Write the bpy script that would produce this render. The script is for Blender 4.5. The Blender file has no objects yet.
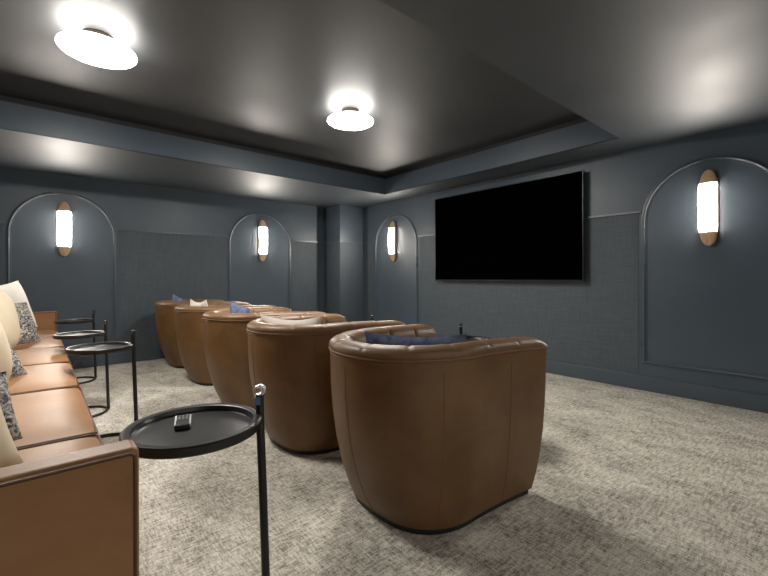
import bpy, bmesh, math, random
from mathutils import Vector, Matrix
random.seed(7)
SC = bpy.context.scene
COL = SC.collection
PI = math.pi
XW, YW, XB, YN = 4.459, 6.206, -1.75, -0.5        # television wall, arch wall, rear wall, near wall
SOF, CEIL, RAIL, BB = 2.356, 2.648, 1.720, 0.1407
TX0, TX1, TY0, TY1 = -1.3, 4.01, 1.404, 4.653      # tray opening

# ------------------------------------------------------------------ materials
def newmat(name):
    m = bpy.data.materials.new(name); m.use_nodes = True
    nt = m.node_tree; b = nt.nodes['Principled BSDF']
    return m, nt, b

def nd(nt, typ, **kw):
    n = nt.nodes.new(typ)
    for k, v in kw.items():
        if k.startswith('i_'):
            key = k[2:]
            n.inputs[int(key) if key.isdigit() else key.replace('_', ' ')].default_value = v
        else: setattr(n, k, v)
    return n

def ramp(nt, fac, stops):
    r = nt.nodes.new('ShaderNodeValToRGB')
    e = r.color_ramp.elements
    while len(e) < len(stops): e.new(0.5)
    for el, (p, c) in zip(e, stops):
        el.position = p; el.color = (*c, 1)
    nt.links.new(fac, r.inputs[0]); return r.outputs[0]

def mapping(nt, scale=(1, 1, 1), rot=(0, 0, 0)):
    tc = nt.nodes.new('ShaderNodeTexCoord')
    mp = nt.nodes.new('ShaderNodeMapping')
    mp.inputs['Scale'].default_value = scale; mp.inputs['Rotation'].default_value = rot
    nt.links.new(tc.outputs['Object'], mp.inputs[0]); return mp.outputs[0]

def bump(nt, b, h, strength, dist=0.002):
    n = nd(nt, 'ShaderNodeBump'); n.inputs['Strength'].default_value = strength
    n.inputs['Distance'].default_value = dist
    nt.links.new(h, n.inputs['Height']); nt.links.new(n.outputs[0], b.inputs['Normal'])

def simple(name, col, rough=.5, metal=0, spec=.5, coat=0):
    m, nt, b = newmat(name)
    b.inputs['Base Color'].default_value = (*col, 1); b.inputs['Roughness'].default_value = rough
    b.inputs['Metallic'].default_value = metal; b.inputs['Specular IOR Level'].default_value = spec
    if coat: b.inputs['Coat Weight'].default_value = coat
    return m

def noisy(name, c1, c2, scale=8, rough=.5, bscale=120, bstr=.15, bdist=.001, detail=4, spec=.5, stretch=(1, 1, 1), rvar=.08):
    m, nt, b = newmat(name)
    v = mapping(nt, stretch)
    n = nd(nt, 'ShaderNodeTexNoise', i_Scale=scale, i_Detail=detail); nt.links.new(v, n.inputs['Vector'])
    nt.links.new(ramp(nt, n.outputs[0], [(.3, c1), (.7, c2)]), b.inputs['Base Color'])
    n2 = nd(nt, 'ShaderNodeTexNoise', i_Scale=bscale, i_Detail=3.0); nt.links.new(v, n2.inputs['Vector'])
    bump(nt, b, n2.outputs[0], bstr, bdist)
    mr = nd(nt, 'ShaderNodeMapRange'); mr.inputs['To Min'].default_value = rough - rvar; mr.inputs['To Max'].default_value = rough + rvar
    nt.links.new(n.outputs[0], mr.inputs[0]); nt.links.new(mr.outputs[0], b.inputs['Roughness'])
    b.inputs['Specular IOR Level'].default_value = spec
    return m

def emit(name, col, s):
    m, nt, b = newmat(name)
    b.inputs['Base Color'].default_value = (*col, 1)
    b.inputs['Emission Color'].default_value = (*col, 1); b.inputs['Emission Strength'].default_value = s
    return m

M = {}
M['wall'] = noisy('slate_paint', (.060, .082, .106), (.067, .090, .116), 3, .40, 220, .06, .0006, spec=.5)
M['fascia'] = noisy('slate_blue_paint', (.056, .077, .102), (.062, .084, .111), 3, .42, 220, .06, .0006)
M['ceil'] = noisy('charcoal_ceiling_paint', (.026, .028, .030), (.031, .033, .035), 2, .52, 160, .05, .0006, spec=.75)
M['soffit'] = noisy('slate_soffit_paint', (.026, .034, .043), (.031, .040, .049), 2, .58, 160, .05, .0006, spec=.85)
M['trimp'] = noisy('slate_trim_paint', (.062, .083, .104), (.069, .091, .113), 4, .30, 200, .04, .0005, spec=.6)
M['gapshade'] = simple('painted_gap_shade', (.012, .012, .013), .6)

def wallpaper():
    m, nt, b = newmat('grasscloth')
    v1 = mapping(nt, (90, 90, 5)); v2 = mapping(nt, (5, 5, 140)); v3 = mapping(nt, (2, 2, 2))
    a = nd(nt, 'ShaderNodeTexNoise', i_Scale=1.0, i_Detail=3.0); nt.links.new(v1, a.inputs['Vector'])
    c = nd(nt, 'ShaderNodeTexNoise', i_Scale=1.0, i_Detail=3.0); nt.links.new(v2, c.inputs['Vector'])
    ad = nd(nt, 'ShaderNodeMath', operation='ADD'); nt.links.new(a.outputs[0], ad.inputs[0]); nt.links.new(c.outputs[0], ad.inputs[1])
    hf = nd(nt, 'ShaderNodeMath', operation='MULTIPLY'); hf.inputs[1].default_value = .5; nt.links.new(ad.outputs[0], hf.inputs[0])
    nt.links.new(ramp(nt, hf.outputs[0], [(.34, (.050, .064, .079)), (.5, (.065, .082, .099)), (.66, (.083, .101, .119))]), b.inputs['Base Color'])
    b.inputs['Roughness'].default_value = .6
    bump(nt, b, hf.outputs[0], .5, .002)
    return m
M['paper'] = wallpaper()

def carpet():
    m, nt, b = newmat('carpet')
    def noise(sc, det, ro=.6):
        q = nd(nt, 'ShaderNodeTexNoise', i_Scale=1.0, i_Detail=det, i_Roughness=ro); nt.links.new(mapping(nt, sc), q.inputs['Vector']); return q.outputs[0]
    def mul(o, k):
        q = nd(nt, 'ShaderNodeMath', operation='MULTIPLY'); q.inputs[1].default_value = k; nt.links.new(o, q.inputs[0]); return q.outputs[0]
    def add(a, c):
        q = nd(nt, 'ShaderNodeMath', operation='ADD'); nt.links.new(a, q.inputs[0]); nt.links.new(c, q.inputs[1]); return q.outputs[0]
    # woven loops running both ways, in patches
    s = add(add(mul(noise((6, 3, 1), 5, .65), .22), mul(noise((110, 20, 1), 3), .27)), add(mul(noise((18, 75, 1), 3), .27), mul(noise((170, 170, 1), 1), .24)))
    nt.links.new(ramp(nt, s, [(.40, (.14, .127, .106)), (.46, (.33, .305, .258)), (.51, (.51, .475, .41)), (.58, (.72, .68, .595))]), b.inputs['Base Color'])
    b.inputs['Roughness'].default_value = .95; b.inputs['Specular IOR Level'].default_value = .1
    bump(nt, b, s, .8, .006)
    return m
M['carpet'] = carpet()

def leather(name, c1, c2, c3, rough):
    m, nt, b = newmat(name)
    v = mapping(nt)
    n = nd(nt, 'ShaderNodeTexNoise', i_Scale=3.2, i_Detail=6.0, i_Roughness=.6, i_Distortion=.5); nt.links.new(v, n.inputs['Vector'])
    nt.links.new(ramp(nt, n.outputs[0], [(.3, c1), (.5, c2), (.72, c3)]), b.inputs['Base Color'])
    vo = nd(nt, 'ShaderNodeTexVoronoi', i_Scale=420.0); nt.links.new(v, vo.inputs['Vector'])
    wr = nd(nt, 'ShaderNodeTexNoise', i_Scale=9.0, i_Detail=5.0); nt.links.new(v, wr.inputs['Vector'])
    k = nd(nt, 'ShaderNodeMath', operation='MULTIPLY_ADD'); k.inputs[1].default_value = 5.0
    nt.links.new(wr.outputs[0], k.inputs[0]); nt.links.new(vo.outputs['Distance'], k.inputs[2])
    bump(nt, b, k.outputs[0], .10, .002)
    mr = nd(nt, 'ShaderNodeMapRange'); mr.inputs['To Min'].default_value = rough - .07; mr.inputs['To Max'].default_value = rough + .10
    nt.links.new(n.outputs[0], mr.inputs[0]); nt.links.new(mr.outputs[0], b.inputs['Roughness'])
    b.inputs['Specular IOR Level'].default_value = .5
    return m
M['brown'] = leather('brown_leather', (.108, .053, .018), (.152, .077, .027), (.195, .104, .042), .40)
M['brownpad'] = leather('brown_pad_leather', (.135, .070, .030), (.180, .097, .044), (.225, .126, .062), .44)
M['seam'] = simple('seam_leather', (.175, .098, .046), .5)
M['tan'] = leather('tan_leather', (.235, .108, .040), (.300, .146, .058), (.360, .188, .084), .45)
M['tanpipe'] = simple('tan_piping', (.10, .040, .016), .55)
M['black'] = noisy('black_powder_coat', (.010, .010, .011), (.014, .014, .015), 20, .34, 500, .05, .0003, rvar=.04)
M['gloss'] = simple('black_gloss', (.03, .03, .032), .22)
M['tray'] = noisy('black_tray_coat', (.012, .012, .012), (.016, .0155, .0155), 10, .34, 500, .06, .0003, rvar=.04)
M['base'] = simple('black_base', (.012, .012, .013), .35)
M['chrome'] = simple('polished_metal', (.75, .75, .76), .32, 1)
M['bluemark'] = simple('blue_mark', (.05, .11, .26), .5)
M['screen'] = simple('tv_glass', (.0006, .0006, .0006), .6, 0, 0)
M['bezel'] = simple('tv_bezel', (.02, .02, .022), .35, .3)
M['silver'] = simple('tv_metal_edge', (.07, .07, .075), .35, 1)
M['wood'] = noisy('oak_veneer', (.50, .32, .18), (.66, .46, .29), 4, .45, 90, .15, .0008, stretch=(14, 14, 1))
M['bronze'] = simple('bronze_canopy', (.10, .08, .062), .35, .8)
M['lamp'] = emit('lamp_glass', (1, .96, .90), 95)
M['lampup'] = emit('lamp_upper_glass', (1, .96, .90), 18)
M['addedhall'] = noisy('added_hall_white_paint', (.72, .72, .70), (.76, .76, .74), 3, .6, 200, .05, .0005)
M['fillpanel'] = emit('added_fill_panel', (1, .97, .93), 3.0)  # unseen emitters added to brighten the near sides of chairs and sofa
M['glow'] = emit('sconce_glass', (1, .925, .83), 92)
M['cream'] = noisy('cream_linen', (.62, .53, .39), (.70, .61, .46), 6, .9, 400, .4, .001, spec=.15, rvar=.02)
M['white'] = noisy('off_white_cotton', (.80, .75, .68), (.88, .84, .78), 6, .9, 400, .4, .001, spec=.15, rvar=.02)
M['blue'] = noisy('navy_chenille', (.075, .098, .19), (.23, .28, .44), 26, .85, 300, .6, .002, spec=.2, rvar=.02)
M['btn'] = simple('grey_button', (.28, .28, .28), .5)

def marble(name, cs, scale):
    m, nt, b = newmat(name)
    v = mapping(nt, (1, 1, 1.6))
    n = nd(nt, 'ShaderNodeTexNoise', i_Scale=scale, i_Detail=5.0, i_Roughness=.7, i_Distortion=1.6); nt.links.new(v, n.inputs['Vector'])
    nt.links.new(ramp(nt, n.outputs[0], cs), b.inputs['Base Color'])
    n2 = nd(nt, 'ShaderNodeTexNoise', i_Scale=300.0); nt.links.new(v, n2.inputs['Vector'])
    bump(nt, b, n2.outputs[0], .4, .001)
    b.inputs['Roughness'].default_value = .9; b.inputs['Specular IOR Level'].default_value = .15
    return m
M['pattern'] = marble('woven_pattern', [(.40, (.045, .047, .058)), (.47, (.13, .13, .14)), (.53, (.36, .33, .28)), (.62, (.60, .55, .47))], 26)
M['patternblue'] = marble('blue_woven_pattern', [(.40, (.045, .050, .062)), (.47, (.13, .14, .16)), (.53, (.33, .315, .285)), (.61, (.58, .54, .46))], 26)
M['tassel'] = simple('green_tassel', (.22, .25, .20), .9)

# ------------------------------------------------------------------ helpers
def obj(name, bm, mat, parent=None, smooth=True, bevel=0, seg=2, subsurf=0):
    me = bpy.data.meshes.new(name)
    bmesh.ops.recalc_face_normals(bm, faces=bm.faces[:])
    if smooth:
        for f in bm.faces: f.smooth = True
        for e in bm.edges:
            if len(e.link_faces) == 2 and e.calc_face_angle(0) > .7: e.smooth = False
    bm.to_mesh(me); bm.free()
    me.materials.append(mat)
    o = bpy.data.objects.new(name, me); COL.objects.link(o)
    if parent: o.parent = parent
    if bevel:
        b = o.modifiers.new('bevel', 'BEVEL'); b.width = bevel; b.segments = seg; b.limit_method = 'ANGLE'
        if smooth:
            w = o.modifiers.new('wn', 'WEIGHTED_NORMAL'); w.keep_sharp = False
    if subsurf:
        s = o.modifiers.new('sub', 'SUBSURF'); s.levels = subsurf; s.render_levels = subsurf
    return o

def mark(o, label, cat, group=None):
    o['label'] = label; o['category'] = cat
    if group: o['group'] = group
    return o

def thing(name, label, cat, loc=(0, 0, 0), rz=0, group=None):
    o = bpy.data.objects.new(name, None); COL.objects.link(o)
    o.location = loc; o.rotation_euler = (0, 0, rz); o.empty_display_size = .1
    return mark(o, label, cat, group)

def structure(o): o['kind'] = 'structure'; return o

def add_box(bm, x0, x1, y0, y1, z0, z1):
    v = [bm.verts.new(p) for p in ((x0, y0, z0), (x1, y0, z0), (x1, y1, z0), (x0, y1, z0), (x0, y0, z1), (x1, y0, z1), (x1, y1, z1), (x0, y1, z1))]
    for f in ((3, 2, 1, 0), (4, 5, 6, 7), (0, 1, 5, 4), (1, 2, 6, 5), (2, 3, 7, 6), (3, 0, 4, 7)):
        bm.faces.new([v[i] for i in f])
    return v

def box(*a):
    bm = bmesh.new(); add_box(bm, *a); return bm

def loft(rows, closed_u=False, closed_v=False, cap=False, bm=None):
    """rows: list of rings of points; quads between them"""
    bm = bm or bmesh.new()
    V = [[bm.verts.new(p) for p in r] for r in rows]
    n, k = len(V), len(V[0])
    for i in range(n if closed_u else n - 1):
        for j in range(k if closed_v else k - 1):
            a, b, c, d = V[i][j], V[(i + 1) % n][j], V[(i + 1) % n][(j + 1) % k], V[i][(j + 1) % k]
            bm.faces.new((a, b, c, d))
    if cap:
        bm.faces.new(V[0]); bm.faces.new(V[-1][::-1])
    return bm

def tube(pts, r, seg=8, closed=False, bm=None):
    pts = [Vector(p) for p in pts]; n = len(pts); rows = []
    up = None
    for i, p in enumerate(pts):
        a = pts[(i - 1) % n] if (closed or i > 0) else p
        b = pts[(i + 1) % n] if (closed or i < n - 1) else p
        t = (b - a).normalized()
        if up is None:
            up = Vector((0, 0, 1)) if abs(t.z) < .9 else Vector((1, 0, 0))
        s = t.cross(up).normalized(); up = s.cross(t).normalized()
        rows.append([p + (s * math.cos(q) + up * math.sin(q)) * r for q in [2 * PI * k / seg for k in range(seg)]])
    return loft(rows, closed_u=closed, closed_v=True, cap=not closed, bm=bm)

def lathe(prof, seg=64, bm=None, cx=0, cy=0):
    rows = []
    for k in range(seg):
        a = 2 * PI * k / seg
        rows.append([(cx + r * math.cos(a), cy + r * math.sin(a), z) for r, z in prof])
    bm = loft(rows, closed_u=True, bm=bm)
    bmesh.ops.remove_doubles(bm, verts=bm.verts[:], dist=1e-5)
    return bm

def copy_tree(o, parent=None):
    c = o.copy(); COL.objects.link(c)
    if parent: c.parent = parent
    for ch in o.children: copy_tree(ch, c)
    return c

# ------------------------------------------------------------------ room shell
T = .12
structure(obj('floor', box(XB - T, XW + T, YN - T, YW + .3, -.1, 0), M['carpet'], smooth=False))
structure(obj('wall_right', box(XW, XW + T, YN - T, YW + .3, 0, CEIL + .1), M['wall'], smooth=False))
RX = 3.76                                                    # the arch wall stops here and steps back
structure(obj('wall_left', box(XB - T, RX, YW, YW + .3, 0, CEIL + .1), M['wall'], smooth=False))
structure(obj('wall_recess', box(RX, XW, YW + .09, YW + .3, 0, CEIL + .1), M['wall'], smooth=False))
structure(obj('wall_rear', box(XB - T, XB, YN - T, YW, 0, CEIL + .1), M['wall'], smooth=False))
# added for fill light: unseen near-wall opening to a white hallway with glowing panels
OX0, OX1, OH = -1.1, 3.4, 2.15
nw = bmesh.new(); add_box(nw, XB, OX0, YN - T, YN, 0, CEIL + .1); add_box(nw, OX1, XW, YN - T, YN, 0, CEIL + .1); add_box(nw, OX0, OX1, YN - T, YN, OH, CEIL + .1)
structure(obj('wall_near', nw, M['wall'], smooth=False))
HY = YN - 2.4
structure(obj('floor_added_hall', box(XB - T, XW + T, HY - T, YN - T, -.1, 0), M['carpet'], smooth=False))
hw_ = bmesh.new(); add_box(hw_, XB - T, XB, HY, YN - T, 0, 2.5); add_box(hw_, XW, XW + T, HY, YN - T, 0, 2.5); add_box(hw_, XB - T, XW + T, HY - T, HY, 0, 2.5)
add_box(hw_, XB, OX0, YN - T - .01, YN - T, 0, 2.5); add_box(hw_, OX1, XW, YN - T - .01, YN - T, 0, 2.5); add_box(hw_, OX0, OX1, YN - T - .01, YN - T, OH, 2.5)
structure(obj('wall_added_hall', hw_, M['addedhall'], smooth=False))
structure(obj('ceiling_added_hall', box(XB - T, XW + T, HY - T, YN - T, 2.5, 2.58), M['addedhall'], smooth=False))
for k_, x_ in enumerate((-.2, 1.3, 2.8)):
    structure(obj('ceiling_fill_panel_%d' % (k_ + 1), box(x_ - .45, x_ + .45, HY + .75, HY + 1.65, 2.485, 2.499), M['fillpanel'], smooth=False))
structure(obj('column', box(3.965, XW - .001, 5.789, YW + .089, 0, SOF), M['wall'], smooth=False))
structure(obj('ceiling', box(TX0 - .1, TX1 + .1, TY0 - .1, TY1 + .1, CEIL, CEIL + .08), M['ceil'], smooth=False))
# dropped soffit ring round the tray
def soffit():
    bm = bmesh.new()
    O = [(XB, YN), (XW, YN), (XW, YW + .09), (XB, YW + .09)]; I = [(TX0, TY0), (TX1, TY0), (TX1, TY1), (TX0, TY1)]
    ring = [[(x, y, SOF) for x, y in O], [(x, y, SOF) for x, y in I]]
    vo = [bm.verts.new(p) for p in ring[0]]; vi = [bm.verts.new(p) for p in ring[1]]
    for k in range(4): bm.faces.new((vo[k], vo[(k + 1) % 4], vi[(k + 1) % 4], vi[k]))
    r = bmesh.ops.extrude_face_region(bm, geom=bm.faces[:])
    for g in r['geom']:
        if isinstance(g, bmesh.types.BMVert): g.co.z = SOF + .006
    return bm
structure(obj('ceiling_soffit', soffit(), M['soffit'], smooth=False))
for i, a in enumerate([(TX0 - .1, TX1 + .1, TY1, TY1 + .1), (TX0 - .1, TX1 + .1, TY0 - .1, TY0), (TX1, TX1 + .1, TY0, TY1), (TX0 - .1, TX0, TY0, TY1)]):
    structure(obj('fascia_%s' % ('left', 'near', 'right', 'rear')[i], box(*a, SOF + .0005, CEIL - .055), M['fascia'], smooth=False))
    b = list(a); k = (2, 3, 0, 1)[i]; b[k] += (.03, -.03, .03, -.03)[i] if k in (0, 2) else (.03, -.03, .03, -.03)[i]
    structure(obj('trim_%d' % (40 + i), box(*b, CEIL - .055, CEIL), M['gapshade'], smooth=False))  # recessed strip above the fascia, shade put into its black colour

# arches: centre along the wall, half width, crown height, foot height
HALF, CROWN, FOOT = .50, 2.125, .2755
ARCH_L = [.255, 2.72]; ARCH_R = [4.92, .84]
tn = [0]
def trim(bm, mat='trimp', smooth=True):
    tn[0] += 1
    return structure(obj('trim_%d' % tn[0], bm, M[mat], smooth=smooth))

def arch_path(c, fy):
    n = 40; sp = CROWN - HALF; P = [(c - HALF, FOOT)]
    for k in range(6): P.append((c - HALF, FOOT + (sp - FOOT) * (k + 1) / 7))
    for k in range(n + 1):
        a = PI - PI * k / n; P.append((c + HALF * math.cos(a), sp + HALF * math.sin(a)))
    for k in range(6): P.append((c + HALF, sp - (sp - FOOT) * (k + 1) / 7))
    P.append((c + HALF, FOOT))
    return [fy(*p) for p in P]

def on_left(d): return lambda u, z: Vector((u, YW - d, z))
def on_right(d): return lambda u, z: Vector((XW - d, u, z))

def moulding(path, nrm, w=.024, d=.020):
    """closed stepped half-round moulding swept along a path lying on a wall"""
    rows = []; n = len(path)
    prof = [(-w / 2 - .012, 0), (-w / 2 - .012, .006), (-w / 2, .007)] + [(w / 2 * math.cos(a), .007 + (d - .007) * math.sin(a)) for a in [PI - PI * k / 8 for k in range(9)]] + [(w / 2 + .012, .006), (w / 2 + .012, 0)]
    for i, p in enumerate(path):
        t1 = (p - path[i - 1]).normalized(); t2 = (path[(i + 1) % n] - p).normalized()
        t = (t1 + t2).normalized(); s = t.cross(nrm).normalized(); k = 1 / max(.5, t.dot(t2))
        rows.append([p + s * (u * k) + nrm * h for u, h in prof])
    return loft(rows, closed_u=True)

for c in ARCH_L: trim(moulding(arch_path(c, on_left(.0)), Vector((0, -1, 0))))
for c in ARCH_R: trim(moulding(arch_path(c, on_right(.0)), Vector((-1, 0, 0))))

# grasscloth below the rail, between the arches, and the rail itself
def spans(lo, hi, cs):
    cs = sorted(cs); out = []; a = lo
    for c in cs: out.append((a, c - HALF - .05)); a = c + HALF + .05
    out.append((a, hi)); return [(a, b) for a, b in out if b - a > .02]
for a, b in spans(XB, RX, ARCH_L):
    trim(box(a, b, YW - .003, YW + .01, BB, RAIL), 'paper', False)
    trim(box(a - (.02 if a > XB else 0), b + (.03 if b < RX else 0), YW - .016, YW + .01, RAIL, RAIL + .022))
for a, b in spans(YN, 5.789, ARCH_R):
    trim(box(XW - .003, XW + .01, a, b, BB, RAIL), 'paper', False)
    trim(box(XW - .016, XW + .01, a - .03, b + (.03 if b < 5.7 else 0), RAIL, RAIL + .022))
trim(box(RX, 3.965, YW + .074, YW + .1, RAIL, RAIL + .022))
trim(box(3.949, 3.97, 5.773, YW + .09, RAIL, RAIL + .022)); trim(box(3.97, XW, 5.773, 5.80, RAIL, RAIL + .022))
trim(box(3.962, 3.97, 5.786, YW + .09, BB, RAIL), 'paper', False); trim(box(3.97, XW, 5.786, 5.80, BB, RAIL), 'paper', False)

def baseboard(name, bm): structure(obj(name, bm, M['trimp'], smooth=True, bevel=.004))
baseboard('baseboard_left', box(XB, RX, YW - .018, YW + .01, 0, BB))
baseboard('baseboard_right', box(XW - .018, XW + .01, YN, 5.789, 0, BB))
bb = bmesh.new(); add_box(bb, 3.947, 3.97, 5.771, YW + .09, 0, BB); add_box(bb, 3.97, XW - .018, 5.771, 5.80, 0, BB)
baseboard('baseboard_column', bb)
baseboard('baseboard_rear', box(XB - .01, XB + .018, YN, YW - .018, 0, BB))
nb = bmesh.new(); add_box(nb, XB + .018, OX0, YN - .01, YN + .018, 0, BB); add_box(nb, OX1, XW - .018, YN - .01, YN + .018, 0, BB)
baseboard('baseboard_near', nb)

# ------------------------------------------------------------------ ceiling lamps
def ceiling_lamp(loc, label):
    t = thing('ceiling_lamp', label, 'ceiling lamp', loc, 0, 'round ceiling lamps in the tray')
    prof = [(0, -.020)]
    for k in range(1, 13):
        a = PI / 2 * k / 12; prof.append((.212 * math.sin(a), -.034 * math.cos(a) + .014))
    obj('lamp_shade', lathe(prof, 64), M['lamp'], t)
    prof = [(.212, .014)]
    for k in range(1, 9):
        a = PI / 2 * k / 8; prof.append((.212 * math.cos(a * .62), .014 + .024 * math.sin(a)))
    prof.append((0, .038))
    obj('upper_glass', lathe(prof, 64), M['lampup'], t)
    obj('canopy', lathe([(0, .036), (.076, .036), (.082, .046), (.082, .104), (.074, .1115), (0, .1115)], 40), M['bronze'], t)
    return t
ceiling_lamp((.300, 3.145, CEIL - .112), 'round glowing white ceiling lamp at upper left, above the sofa')
ceiling_lamp((2.213, 3.055, CEIL - .112), 'round glowing white ceiling lamp nearer the television')

# ------------------------------------------------------------------ sconces (local: faces +y, z up)
def sconce(loc, rz, label):
    t = thing('wall_sconce', label, 'wall lamp', loc, rz, 'pill shaped wall sconces in the arches')
    Hh, W, D = .330, .066, .090
    def wid(z): return W * max(.0, 1 - abs(z / Hh) ** 5) ** .5 if abs(z) < Hh else 0
    def dep(z): return .034 + (D - .034) * max(0, 1 - (z / Hh) ** 2) ** .8
    def front(z, grow, k0=0, n=20):
        w, d = wid(z) + grow, dep(z) + grow; y0 = .012 + (d - .012) * .52
        return [(w * math.copysign(abs(math.cos(a)) ** .75, math.cos(a)), y0 + (d - y0) * math.sin(a) ** .75, z) for a in [PI * k / n for k in range(k0, n + 1 - k0)]]
    zz = [Hh * math.sin(PI / 2 * (-1 + 2 * i / 48)) * .999 for i in range(49)]
    rows = [[(-wid(z) * .96, .010, z)] + front(z, 0)[::-1] + [(wid(z) * .96, .010, z)] for z in zz]
    obj('wooden_shade', loft(rows, closed_v=True, cap=True), M['wood'], t)
    rows = [[(wid(z) * .86, -.002, z), (wid(z) * .86, .012, z), (-wid(z) * .86, .012, z), (-wid(z) * .86, -.002, z)] for z in zz]
    obj('back_plate', loft(rows, closed_v=True, cap=True), M['bronze'], t)
    # luminous front, four soft lobes
    rows = []; n = 48; L = .212
    for i in range(n + 1):
        z = -L + 2 * L * i / n
        lobe = abs(math.sin(PI * (z + L) / (2 * L) * 4)) ** .7
        rows.append(front(z, (-.002 if i in (0, n) else .0012 + .002 * lobe), 2))
    obj('light_diffuser', loft(rows, closed_v=True, cap=True), M['glow'], t)
    return t
SZ = 1.695
sconce((.248, YW, SZ), PI, 'oak and glass wall sconce in the arch behind the sofa, farthest from the television')
sconce((2.735, YW, SZ), PI, 'oak and glass wall sconce in the arch between the sofa and the corner column')
sconce((XW, 4.945, SZ), PI / 2, 'oak and glass wall sconce in the arch between column and television')
sconce((XW, .838, SZ), PI / 2, 'oak and glass wall sconce in the wide arch right of the television')

# ------------------------------------------------------------------ television
tv = thing('television', 'large black wall mounted television, switched off', 'television', (XW - .085, 2.924, 1.057))
hw, ht = 1.041, 1.166
obj('casing', box(.006, .05, -hw, hw, 0, ht), M['bezel'], tv, bevel=.004)
obj('screen', box(0, .008, -hw + .006, hw - .006, .012, ht - .006), M['screen'], tv, smooth=False)
fr = bmesh.new()
add_box(fr, -.002, .03, -hw - .004, -hw, 0, ht); add_box(fr, -.002, .03, hw, hw + .004, 0, ht)
add_box(fr, -.002, .03, -hw - .004, hw + .004, -.007, 0); add_box(fr, -.002, .03, -hw - .004, hw + .004, ht, ht + .003)
obj('metal_frame', fr, M['silver'], tv, smooth=False)
obj('wall_mount', box(.048, .0845, -.35, .35, .35, .8), M['bezel'], tv, bevel=.004)

# ------------------------------------------------------------------ barrel chairs (local: faces +x)
def chair_outline(n=241):
    """U from right arm front, round the back, to left arm front: points, normals, arc share"""
    P = []
    def half(y): return y
    m = 1200; raw = []
    for i in range(m + 1):                                   # right side front -> back
        t = i / m
        if t < .28:
            s = t / .28; x = .485 - s * .485; w = .392 + .04 * ((1 - s) ** 1.6); raw.append((x, -w))
        elif t <= .72:
            a = (t - .28) / .44 * PI
            e = 2 / 2.08
            cx = math.sin(a); cy = math.cos(a)
            raw.append((-.44 * abs(cx) ** e, -.392 * math.copysign(abs(cy) ** e, cy)))
        else:
            s = (t - .72) / .28; x = s * .485; w = .392 + .04 * (s ** 1.6); raw.append((x, w))
    L = [0]
    for a, b in zip(raw, raw[1:]): L.append(L[-1] + math.hypot(b[0] - a[0], b[1] - a[1]))
    tot = L[-1]; out = []; j = 0
    for k in range(n):
        s = tot * k / (n - 1)
        while j < len(L) - 2 and L[j + 1] < s: j += 1
        f = (s - L[j]) / max(1e-9, L[j + 1] - L[j])
        out.append(Vector((raw[j][0] + f * (raw[j + 1][0] - raw[j][0]), raw[j][1] + f * (raw[j + 1][1] - raw[j][1]))))
    N = []
    for k in range(n):
        a = out[max(0, k - 1)]; b = out[min(n - 1, k + 1)]; d = (b - a).normalized()
        N.append(Vector((d.y, -d.x)))
    for k in range(n):
        if N[k].dot(out[k] - Vector((.1, 0))) < 0: N[k] = -N[k]
    return out, N, tot
CP, CN, CTOT = chair_outline()
NP = len(CP)

def taper(z):
    """how far the shell lies inside the rim line at height z"""
    pts = [(.03, .155), (.07, .131), (.13, .101), (.22, .066), (.34, .034), (.47, .013), (.60, .002), (.70, 0), (.80, .0)]
    for (a, u), (b, v) in zip(pts, pts[1:]):
        if z <= b: return u + (v - u) * (z - a) / (b - a)
    return 0
def shell_pt(k, z, extra=0):
    n = CN[k]; p = CP[k]
    o = taper(z) * (.36 * n.y * n.y + 1.0 * n.x * n.x)
    q = p - n * (o + extra)
    w = max(0, q.x / .485)
    return Vector((q.x - .30 * taper(z) * w ** 3, q.y, z - drop(q.x, z)))

def drop(x, z): return .018 * max(0, x / .485) ** 1.3 * max(0, (z - .5) / .3)

def tuft(k):
    s = k / (NP - 1) * 11; d = abs(s - round(s))
    return math.exp(-(d / .040) ** 2)

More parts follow.
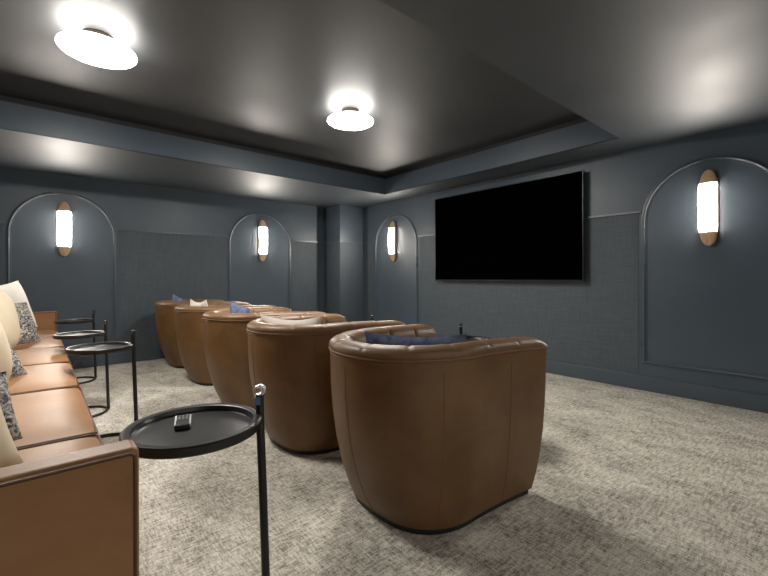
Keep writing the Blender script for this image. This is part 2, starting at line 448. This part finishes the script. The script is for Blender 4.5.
def make_chair(label):
    t = thing('swivel_armchair', label, 'armchair', (0, 0, 0), 0, 'brown leather barrel chairs in a row')
    zs = [.03, .05, .07, .10, .13, .17, .22, .28, .34, .40, .47, .54, .60, .66, .71, .764]
    # outer shell wraps a little over each arm front
    rows = []
    for k in range(NP):
        rows.append([shell_pt(k, z) for z in zs])
    def wrap(k, d):
        r = []
        for z in zs:
            p = shell_pt(k, z); n = CN[k]
            r.append(Vector((p.x + d * .35 * (1 - (abs(d) / .11) * .6) - (.004 if d > .1 else 0), p.y - n.y * d, p.z)))
        return r
    pre = [wrap(0, d) for d in (.11, .09, .06, .03, .01)]; post = [wrap(NP - 1, d) for d in (.01, .03, .06, .09, .11)]
    bm = loft(pre + rows + post)
    obj('outer_shell', bm, M['brown'], t)
    # padded rim and tufted inner wall
    prof = [(0, .764), (-.006, .776), (-.003, .792), (.012, .806), (.036, .815), (.066, .815), (.092, .806), (.110, .788), (.120, .755), (.126, .66), (.130, .58), (.134, .48), (.136, .40), (.136, .30)]
    rows = []
    for k in range(NP):
        c = tuft(k); row = []
        n = CN[k]; endk = min(k, NP - 1 - k)
        fall = .016 * max(0, 1 - endk / 9) ** 2
        for j, (o, z) in enumerate(prof):
            dz = -.0045 * c if 2 <= j <= 7 else 0
            do = .0
            if j >= 7:
                ph = .5 + .5 * math.cos(2 * PI * (z - .63) / .21)
                do = .012 * c * (.5 + .5 * ph) - .006 * ph * (1 - c)
            elif 2 <= j < 7: do = 0
            p = CP[k] - n * (o - do)
            row.append(Vector((p.x, p.y, z + dz - fall - drop(p.x, z))))
        rows.append(row)
    bm = loft(rows)
    for R in (rows[0], rows[-1]):                           # rounded arm fronts
        vs = [bm.verts.new(p + Vector((.012, 0, 0))) for p in R]
        bm.faces.new(vs)
        base = [bm.verts.new(p) for p in R]
        for a in range(len(R) - 1): bm.faces.new((base[a], base[a + 1], vs[a + 1], vs[a]))
    bmesh.ops.remove_doubles(bm, verts=bm.verts[:], dist=1e-5)
    obj('padded_back', bm, M['brownpad'], t)
    pip = obj('piping', tube([shell_pt(k, .763, -.003) for k in range(0, NP, 2)], .0052, 8), M['brownpad'], t)
    obj('piping', tube([shell_pt(k, .748, -.0005) for k in range(0, NP, 2)], .0022, 6), M['seam'], t)
    for s in (.115, .30, .50, .70, .885):
        k = round(s * (NP - 1))
        obj('seam', tube([shell_pt(k, z, -.0003) for z in zs[:-1]], .0017, 6), M['seam'], t)
    # seat cushion and front apron follow the inside of the U
    ins = [CP[k] - CN[k] * .140 for k in range(5, NP - 5, 3)]
    def seat_ring(z, inset, fx):
        r = []
        for p in ins:
            q = Vector((min(p.x, fx), p.y)); c = Vector((.08, 0)); d = (q - c); l = d.length
            r.append(Vector((*(c + d * (1 - inset / max(l, .01))), z)))
        return r
    rows = [seat_ring(.29, .02, .45), seat_ring(.30, .004, .465), seat_ring(.36, 0, .47), seat_ring(.42, .0, .468), seat_ring(.447, .012, .455), seat_ring(.458, .05, .42), seat_ring(.463, .12, .35)]
    obj('seat_cushion', loft(rows, closed_v=True, cap=True), M['brownpad'], t)
    obj('front_apron', box(.33, .435, -.30, .30, .035, .29), M['brown'], t, bevel=.012)
    low = [shell_pt(k, .03) for k in range(NP)]
    bm = bmesh.new(); bm.faces.new([bm.verts.new(p + Vector((0, 0, .004))) for p in low])
    obj('underside', bm, M['base'], t, smooth=False)
    def foot(z, g):
        c = Vector((.05, 0)); r = []
        for k in range(0, NP, 3):
            p = Vector((low[k].x, low[k].y)); r.append(Vector((*(c + (p - c) * (1 - g)), z)))
        return r
    obj('swivel_base', loft([foot(0, .05), foot(.003, .03), foot(.028, .03), foot(.0315, .05)], closed_v=True, cap=True), M['base'], t)
    return t

# pillows: local X width, Y thickness (front +y), Z height, standing on its bottom edge
def pillow_mesh(w, h, th, pinch=.06, sag=0, n=18, seed=0, rnd_c=0):
    rnd = random.Random(seed); ph = [rnd.uniform(0, 6.28) for _ in range(6)]
    bm = bmesh.new(); fr = {}; bk = {}
    for i in range(n + 1):
        for j in range(n + 1):
            u = -1 + 2 * i / n; v = -1 + 2 * j / n
            x = u * (1 - pinch * (1 - v * v)); z = v * (1 - pinch * (1 - u * u))
            x += rnd_c * (u * math.sqrt(1 - v * v / 2) - x); z += rnd_c * (v * math.sqrt(1 - u * u / 2) - z)
            y = th / 2 * ((1 - abs(u) ** 2.6) * (1 - abs(v) ** 2.6)) ** .55
            wob = 1 + .07 * math.sin(3 * u + ph[0]) * math.cos(2.6 * v + ph[1]) + .03 * math.sin(7 * u + 5 * v + ph[2])
            zz = z * h / 2 + h / 2 - sag * (1 - u * u) * (v + 1) / 2
            ed = i in (0, n) or j in (0, n)
            fr[i, j] = bm.verts.new((x * w / 2, y * wob if not ed else 0, zz))
            bk[i, j] = fr[i, j] if ed else bm.verts.new((x * w / 2, -y * .9 * wob, zz))
    for i in range(n):
        for j in range(n):
            bm.faces.new((fr[i, j], fr[i + 1, j], fr[i + 1, j + 1], fr[i, j + 1]))
            bm.faces.new((bk[i, j], bk[i, j + 1], bk[i + 1, j + 1], bk[i + 1, j]))
    return bm
def pillow(name, mat, w, h, th, loc, yaw, lean, label, group, roll=0, **kw):
    """yaw: direction the front faces (world angle from +x); lean: tilt back in degrees"""
    o = obj(name, pillow_mesh(w, h, th, **kw), M[mat])
    o.matrix_world = Matrix.Translation(loc) @ Matrix.Rotation(math.radians(yaw) - PI / 2, 4, 'Z') @ Matrix.Rotation(math.radians(lean), 4, 'X') @ Matrix.Rotation(math.radians(roll), 4, 'Y')
    return mark(o, label, 'pillow', group)

CY = [(1.455, 1.45), (1.468, 2.475), (1.495, 3.50), (1.525, 4.56), (1.545, 5.60)]
ROT = [0, 0, -1.5, 1, 0]
CL = ['brown leather swivel barrel chair nearest the camera, holding a long blue pillow',
      'second brown leather barrel chair from the camera, holding the wide white pillow',
      'middle brown leather barrel chair of the row of five',
      'brown leather barrel chair second from the far arch wall',
      'brown leather barrel chair farthest from the camera, next to the arch wall']
chair0 = make_chair(CL[0])
for i, (x, y) in enumerate(CY):
    c = chair0 if i == 0 else copy_tree(chair0)
    c['label'] = CL[i]; c.location = (x, y, 0); c.rotation_euler = (0, 0, math.radians(ROT[i]))
G = 'pillows in the barrel chairs'
pillow('throw_pillow', 'blue', .50, .375, .11, (1.46, 1.455, .466), 38, 12, 'long navy blue pillow in the chair nearest the camera', G, seed=1, pinch=.03, sag=.02)
pillow('throw_pillow', 'white', .48, .395, .11, (1.365, 2.53, .466), 30, 12, 'wide white pillow in the second barrel chair from the camera', G, seed=2, pinch=.05, sag=.03)
pillow('throw_pillow', 'blue', .34, .42, .12, (1.36, 3.49, .466), 6, 8, 'navy blue pillow peaking above the rim of the middle barrel chair', G, seed=3, roll=9)
pillow('throw_pillow', 'white', .38, .42, .12, (1.355, 4.57, .466), 8, 8, 'white pillow in the barrel chair second from the far wall', G, seed=4, sag=.03)
pillow('throw_pillow', 'blue', .38, .42, .12, (1.39, 5.59, .466), 4, 8, 'navy blue pillow in the barrel chair next to the arch wall', G, seed=5, roll=9)

# ------------------------------------------------------------------ C shaped side tables (local: pole at origin, tray towards -x)
TZ = .66
def make_table(label):
    t = thing('side_table', label, 'side table', (0, 0, 0), 0, 'round black C shaped side tables')
    R = .183; cx = -R + .006
    prof = [(0, TZ - .018), (R - .028, TZ - .018), (R - .025, TZ - .015), (R - .022, TZ - .002), (R - .018, TZ), (R - .004, TZ), (R, TZ - .004), (R, TZ - .024), (R - .004, TZ - .028), (0, TZ - .028)]
    obj('tray_top', lathe(prof, 72, cx=cx), M['tray'], t)
    bm = bmesh.new()
    add = tube([(.024, 0, .010), (.023, 0, .05), (.013, 0, .4), (.005, 0, TZ - .01), (.004, 0, TZ + .060)], .0125, 14, bm=bm)
    obj('pole', bm, M['black'], t)
    # finger loop on top of the pole: a crescent
    an = [math.radians(d) for d in range(-125, 156, 14)]; n_ = len(an) - 1
    rows = []
    for i_, a in enumerate(an):
        th = .0015 + .0062 * math.sin(PI * i_ / n_) ** .8
        c_ = Vector((.003 + .0135 * math.cos(a), 0, TZ + .074 + .0135 * math.sin(a))); d_ = Vector((math.cos(a), 0, math.sin(a)))
        rows.append([c_ + d_ * (th * math.cos(q)) + Vector((0, .011 * math.sin(q), 0)) for q in [2 * PI * k / 14 for k in range(14)]])
    bm = loft(rows, closed_v=True, cap=True)
    obj('handle', bm, M['chrome'], t)  # bright metal stands in for the highlight on the first loop; copies are black
    ring = [(cx + .018 + (R - .008) * math.cos(a), (R - .008) * math.sin(a), 0.0105) for a in [2 * PI * k / 64 for k in range(64)]]
    obj('base_ring', tube(ring, .0105, 10, closed=True), M['black'], t)
    return t
TL = [((.546, 1.270), -14, 'black round side table with a remote on it, nearest the camera'),
      ((.490, 3.200), -8, 'second black round side table along the sofa, behind the one holding the remote'),
      ((.428, 4.080), -4, 'third black round side table along the sofa from the camera'),
      ((.462, 5.430), 3, 'farthest black round side table along the sofa, beside the arch wall'),
      ((2.44, 1.955), 52, 'black side table seen by its handle beyond the nearest barrel chair'),
      ((2.34, 2.905), 52, 'black side table seen by its handle beyond the second barrel chair'),
      ((2.38, 4.090), 52, 'black side table seen by its handle before the corner column')]
t0 = make_table(TL[0][2])
black_handle = [c for c in t0.children if c.name.startswith('handle')][0].data.copy(); black_handle.materials[0] = M['gloss']
for i, ((x, y), rz, lab) in enumerate(TL):
    t = t0 if i == 0 else copy_tree(t0)
    if i:
        for h_ in t.children:
            if h_.name.startswith('handle'): h_.data = black_handle
    t['label'] = lab; t.scale = ((1.06, 1.06, 1), (1, 1, 1), (.94, .94, 1), (.92, .92, 1), (1, 1, 1), (1, 1, 1), (1, 1, 1))[i]; t.location = (x, y, 0); t.rotation_euler = (0, 0, math.radians(rz))

obj('mark', box(-.0125, .004, -.0135, -.0105, TZ + .030, TZ + .054), M['bluemark'], t0)['label'] = 'small blue mark'  # flat blue block on the first pole, just below the loop
# remote on the first table
rc = thing('remote_control', 'small black remote with silver sides on the nearest side table', 'remote control', (.345, 1.372, TZ - .0178), math.radians(-16))
obj('remote_body', box(-.021, .021, -.050, .050, 0, .016), M['base'], rc, bevel=.003)
for s in (-1, 1): obj('silver_side', box(s * .021 - .0022, s * .021 + .0022, -.046, .046, .003, .0165), M['chrome'], rc, bevel=.001)
for k in range(3):
    for q in (-1, 0, 1):
        obj('button', box(q * .011 - .0035, q * .011 + .0035, .006 + k * .014, .013 + k * .014, .0155, .0178), M['btn'], rc, bevel=.0008)

# ------------------------------------------------------------------ sofa (front faces +x)
sofa = thing('sofa', 'long tan leather sofa with boxy arms and piped seat cushions', 'sofa', (0, 0, 0))
SX, SY0, SY1, AT, AZ, SZT = .175, 1.050, 6.13, .078, .722, .520
def cushion(name, x0, x1, y0, y1, z0, z1, r, crown, mat, parent, nu=14, nv=14):
    """soft box with rounded edges and a crowned top"""
    bm = bmesh.new(); add_box(bm, x0, x1, y0, y1, z0, z1)
    bmesh.ops.subdivide_edges(bm, edges=bm.edges[:], cuts=9, use_grid_fill=True)
    cx, cy, cz = (x0 + x1) / 2, (y0 + y1) / 2, (z0 + z1) / 2; hx, hy, hz = (x1 - x0) / 2, (y1 - y0) / 2, (z1 - z0) / 2
    for v in bm.verts:
        d = Vector((v.co.x - cx, v.co.y - cy, v.co.z - cz))
        q = Vector((max(-hx + r, min(hx - r, d.x)), max(-hy + r, min(hy - r, d.y)), max(-hz + r, min(hz - r, d.z))))
        e = d - q
        if e.length > 1e-9: d = q + e.normalized() * min(r, e.length if e.length < r else r)
        u, w = d.x / hx, d.y / hy
        if d.z > 0: d.z += crown * (1 - u ** 4) * (1 - w ** 4) * d.z / hz
        v.co = Vector((cx, cy, cz)) + d
    return obj(name, bm, M[mat], parent, subsurf=1)
obj('frame', box(-.80, SX - .006, SY0 + AT, SY1 - AT, .10, .36), M['tan'], sofa, bevel=.015)
obj('backrest', box(-.90, -.74, SY0 + AT, SY1 - AT, .10, .72), M['tan'], sofa, bevel=.02)
for (a, b) in ((SY0, SY0 + AT), (SY1 - AT, SY1)):
    arm = obj('arm', box(-.90, SX, a, b, .085, AZ), M['tan'], sofa, bevel=.016, seg=4)
    for yy, s in ((a, 1), (b, -1)):
        y = yy + s * .004
        P = [(-.80, y, AZ - .012)] + [(SX - .02, y, AZ - .012), (SX - .011, y, AZ - .018), (SX - .010, y, AZ - .03), (SX - .010, y, .10)]
        P = [(x, q - s * .0025, z) for x, q, z in P]
        obj('piping', tube(P, .0042, 8), M['tanpipe'], arm)
SEAMS = [SY0 + AT + .003, 1.915, 2.825, 3.690, 4.550, 5.400, SY1 - AT - .003]
for a, b in zip(SEAMS, SEAMS[1:]):
    c = cushion('seat_cushion', -.46, .185, a + .003, b - .003, .355, SZT - .008, .034, .016, 'tan', sofa)
    z = SZT - .016; x = .180; g = .010
    P = [(-.40, a + g, z + .004), (x - .02, a + g, z - .001), (x - .006, a + g + .006, z - .006), (x - .003, a + g + .022, z - .006), (x - .003, b - g - .022, z - .006), (x - .006, b - g - .006, z - .006), (x - .02, b - g, z - .001), (-.40, b - g, z + .004)]
    obj('piping', tube(P, .0045, 8), M['tanpipe'], c)
    cushion('back_cushion', -.74, -.53, a + .004, b - .004, .50, .90, .06, .01, 'tan', sofa)
for x in (-.76, .06):
    for y in (SY0 + .06, 3.61, SY1 - .06): obj('leg', box(x - .03, x + .03, y - .03, y + .03, 0, .11), M['base'], sofa, bevel=.004)

G = 'pillows along the sofa'
zs = SZT + .012
pillow('throw_pillow', 'cream', .42, .29, .14, (-.215, 1.57, zs), -60, 30, 'cream pillow nearest the camera, beside the near sofa arm', G, seed=11, pinch=.04)
pillow('lumbar_pillow', 'patternblue', .42, .25, .12, (-.222, 1.83, zs), -60, 22, 'blue grey woven lumbar pillow nearest the camera on the sofa', G, seed=12, pinch=.03)
pillow('throw_pillow', 'cream', .48, .48, .22, (-.238, 2.62, zs), -40, 14, 'cream pillow second from the camera, between two woven lumbar pillows', G, seed=13, rnd_c=.55)
pillow('lumbar_pillow', 'patternblue', .50, .36, .12, (-.205, 3.03, zs), -40, 30, 'blue grey woven lumbar pillow in the middle of the sofa', G, seed=14, pinch=.03)
pillow('throw_pillow', 'cream', .52, .53, .24, (-.255, 4.10, zs), -40, 13, 'large cream pillow third from the camera on the sofa', G, seed=15, rnd_c=.6)
pillow('lumbar_pillow', 'pattern', .50, .38, .12, (-.135, 4.64, zs), -40, 20, 'dark brown and cream woven lumbar pillow leaning on the white pillow', G, seed=16, pinch=.03)
pillow('throw_pillow', 'white', .50, .52, .17, (-.13, 5.44, zs + .03), -35, 16, 'off white pointed pillow farthest along the sofa, next to its far arm', G, seed=17, pinch=.09, roll=7)

# ------------------------------------------------------------------ world and camera
w = bpy.data.worlds.new('World'); SC.world = w; w.use_nodes = True
w.node_tree.nodes['Background'].inputs[0].default_value = (.5, .55, .6, 1); w.node_tree.nodes['Background'].inputs[1].default_value = .02

cam = bpy.data.cameras.new('Camera'); co = bpy.data.objects.new('Camera', cam); COL.objects.link(co)
cam.sensor_width = 36; cam.lens = 405.21 * 36 / 768; cam.shift_y = -10.5 / 768; cam.clip_start = .02
yaw, roll = .708, -.0036
F = Vector((math.sin(yaw), math.cos(yaw), 0)); R = Vector((math.cos(yaw), -math.sin(yaw), 0)); U = Vector((0, 0, 1))
R2 = R * math.cos(roll) + U * math.sin(roll); U2 = R2.cross(F)
co.matrix_world = Matrix(((R2.x, U2.x, -F.x, 0), (R2.y, U2.y, -F.y, 0), (R2.z, U2.z, -F.z, 1.10), (0, 0, 0, 1)))
SC.camera = co
vs = SC.view_settings
vs.view_transform = 'Standard'; vs.look = 'None'; vs.gamma = 1; vs.use_curve_mapping = False; vs.exposure = 0.42
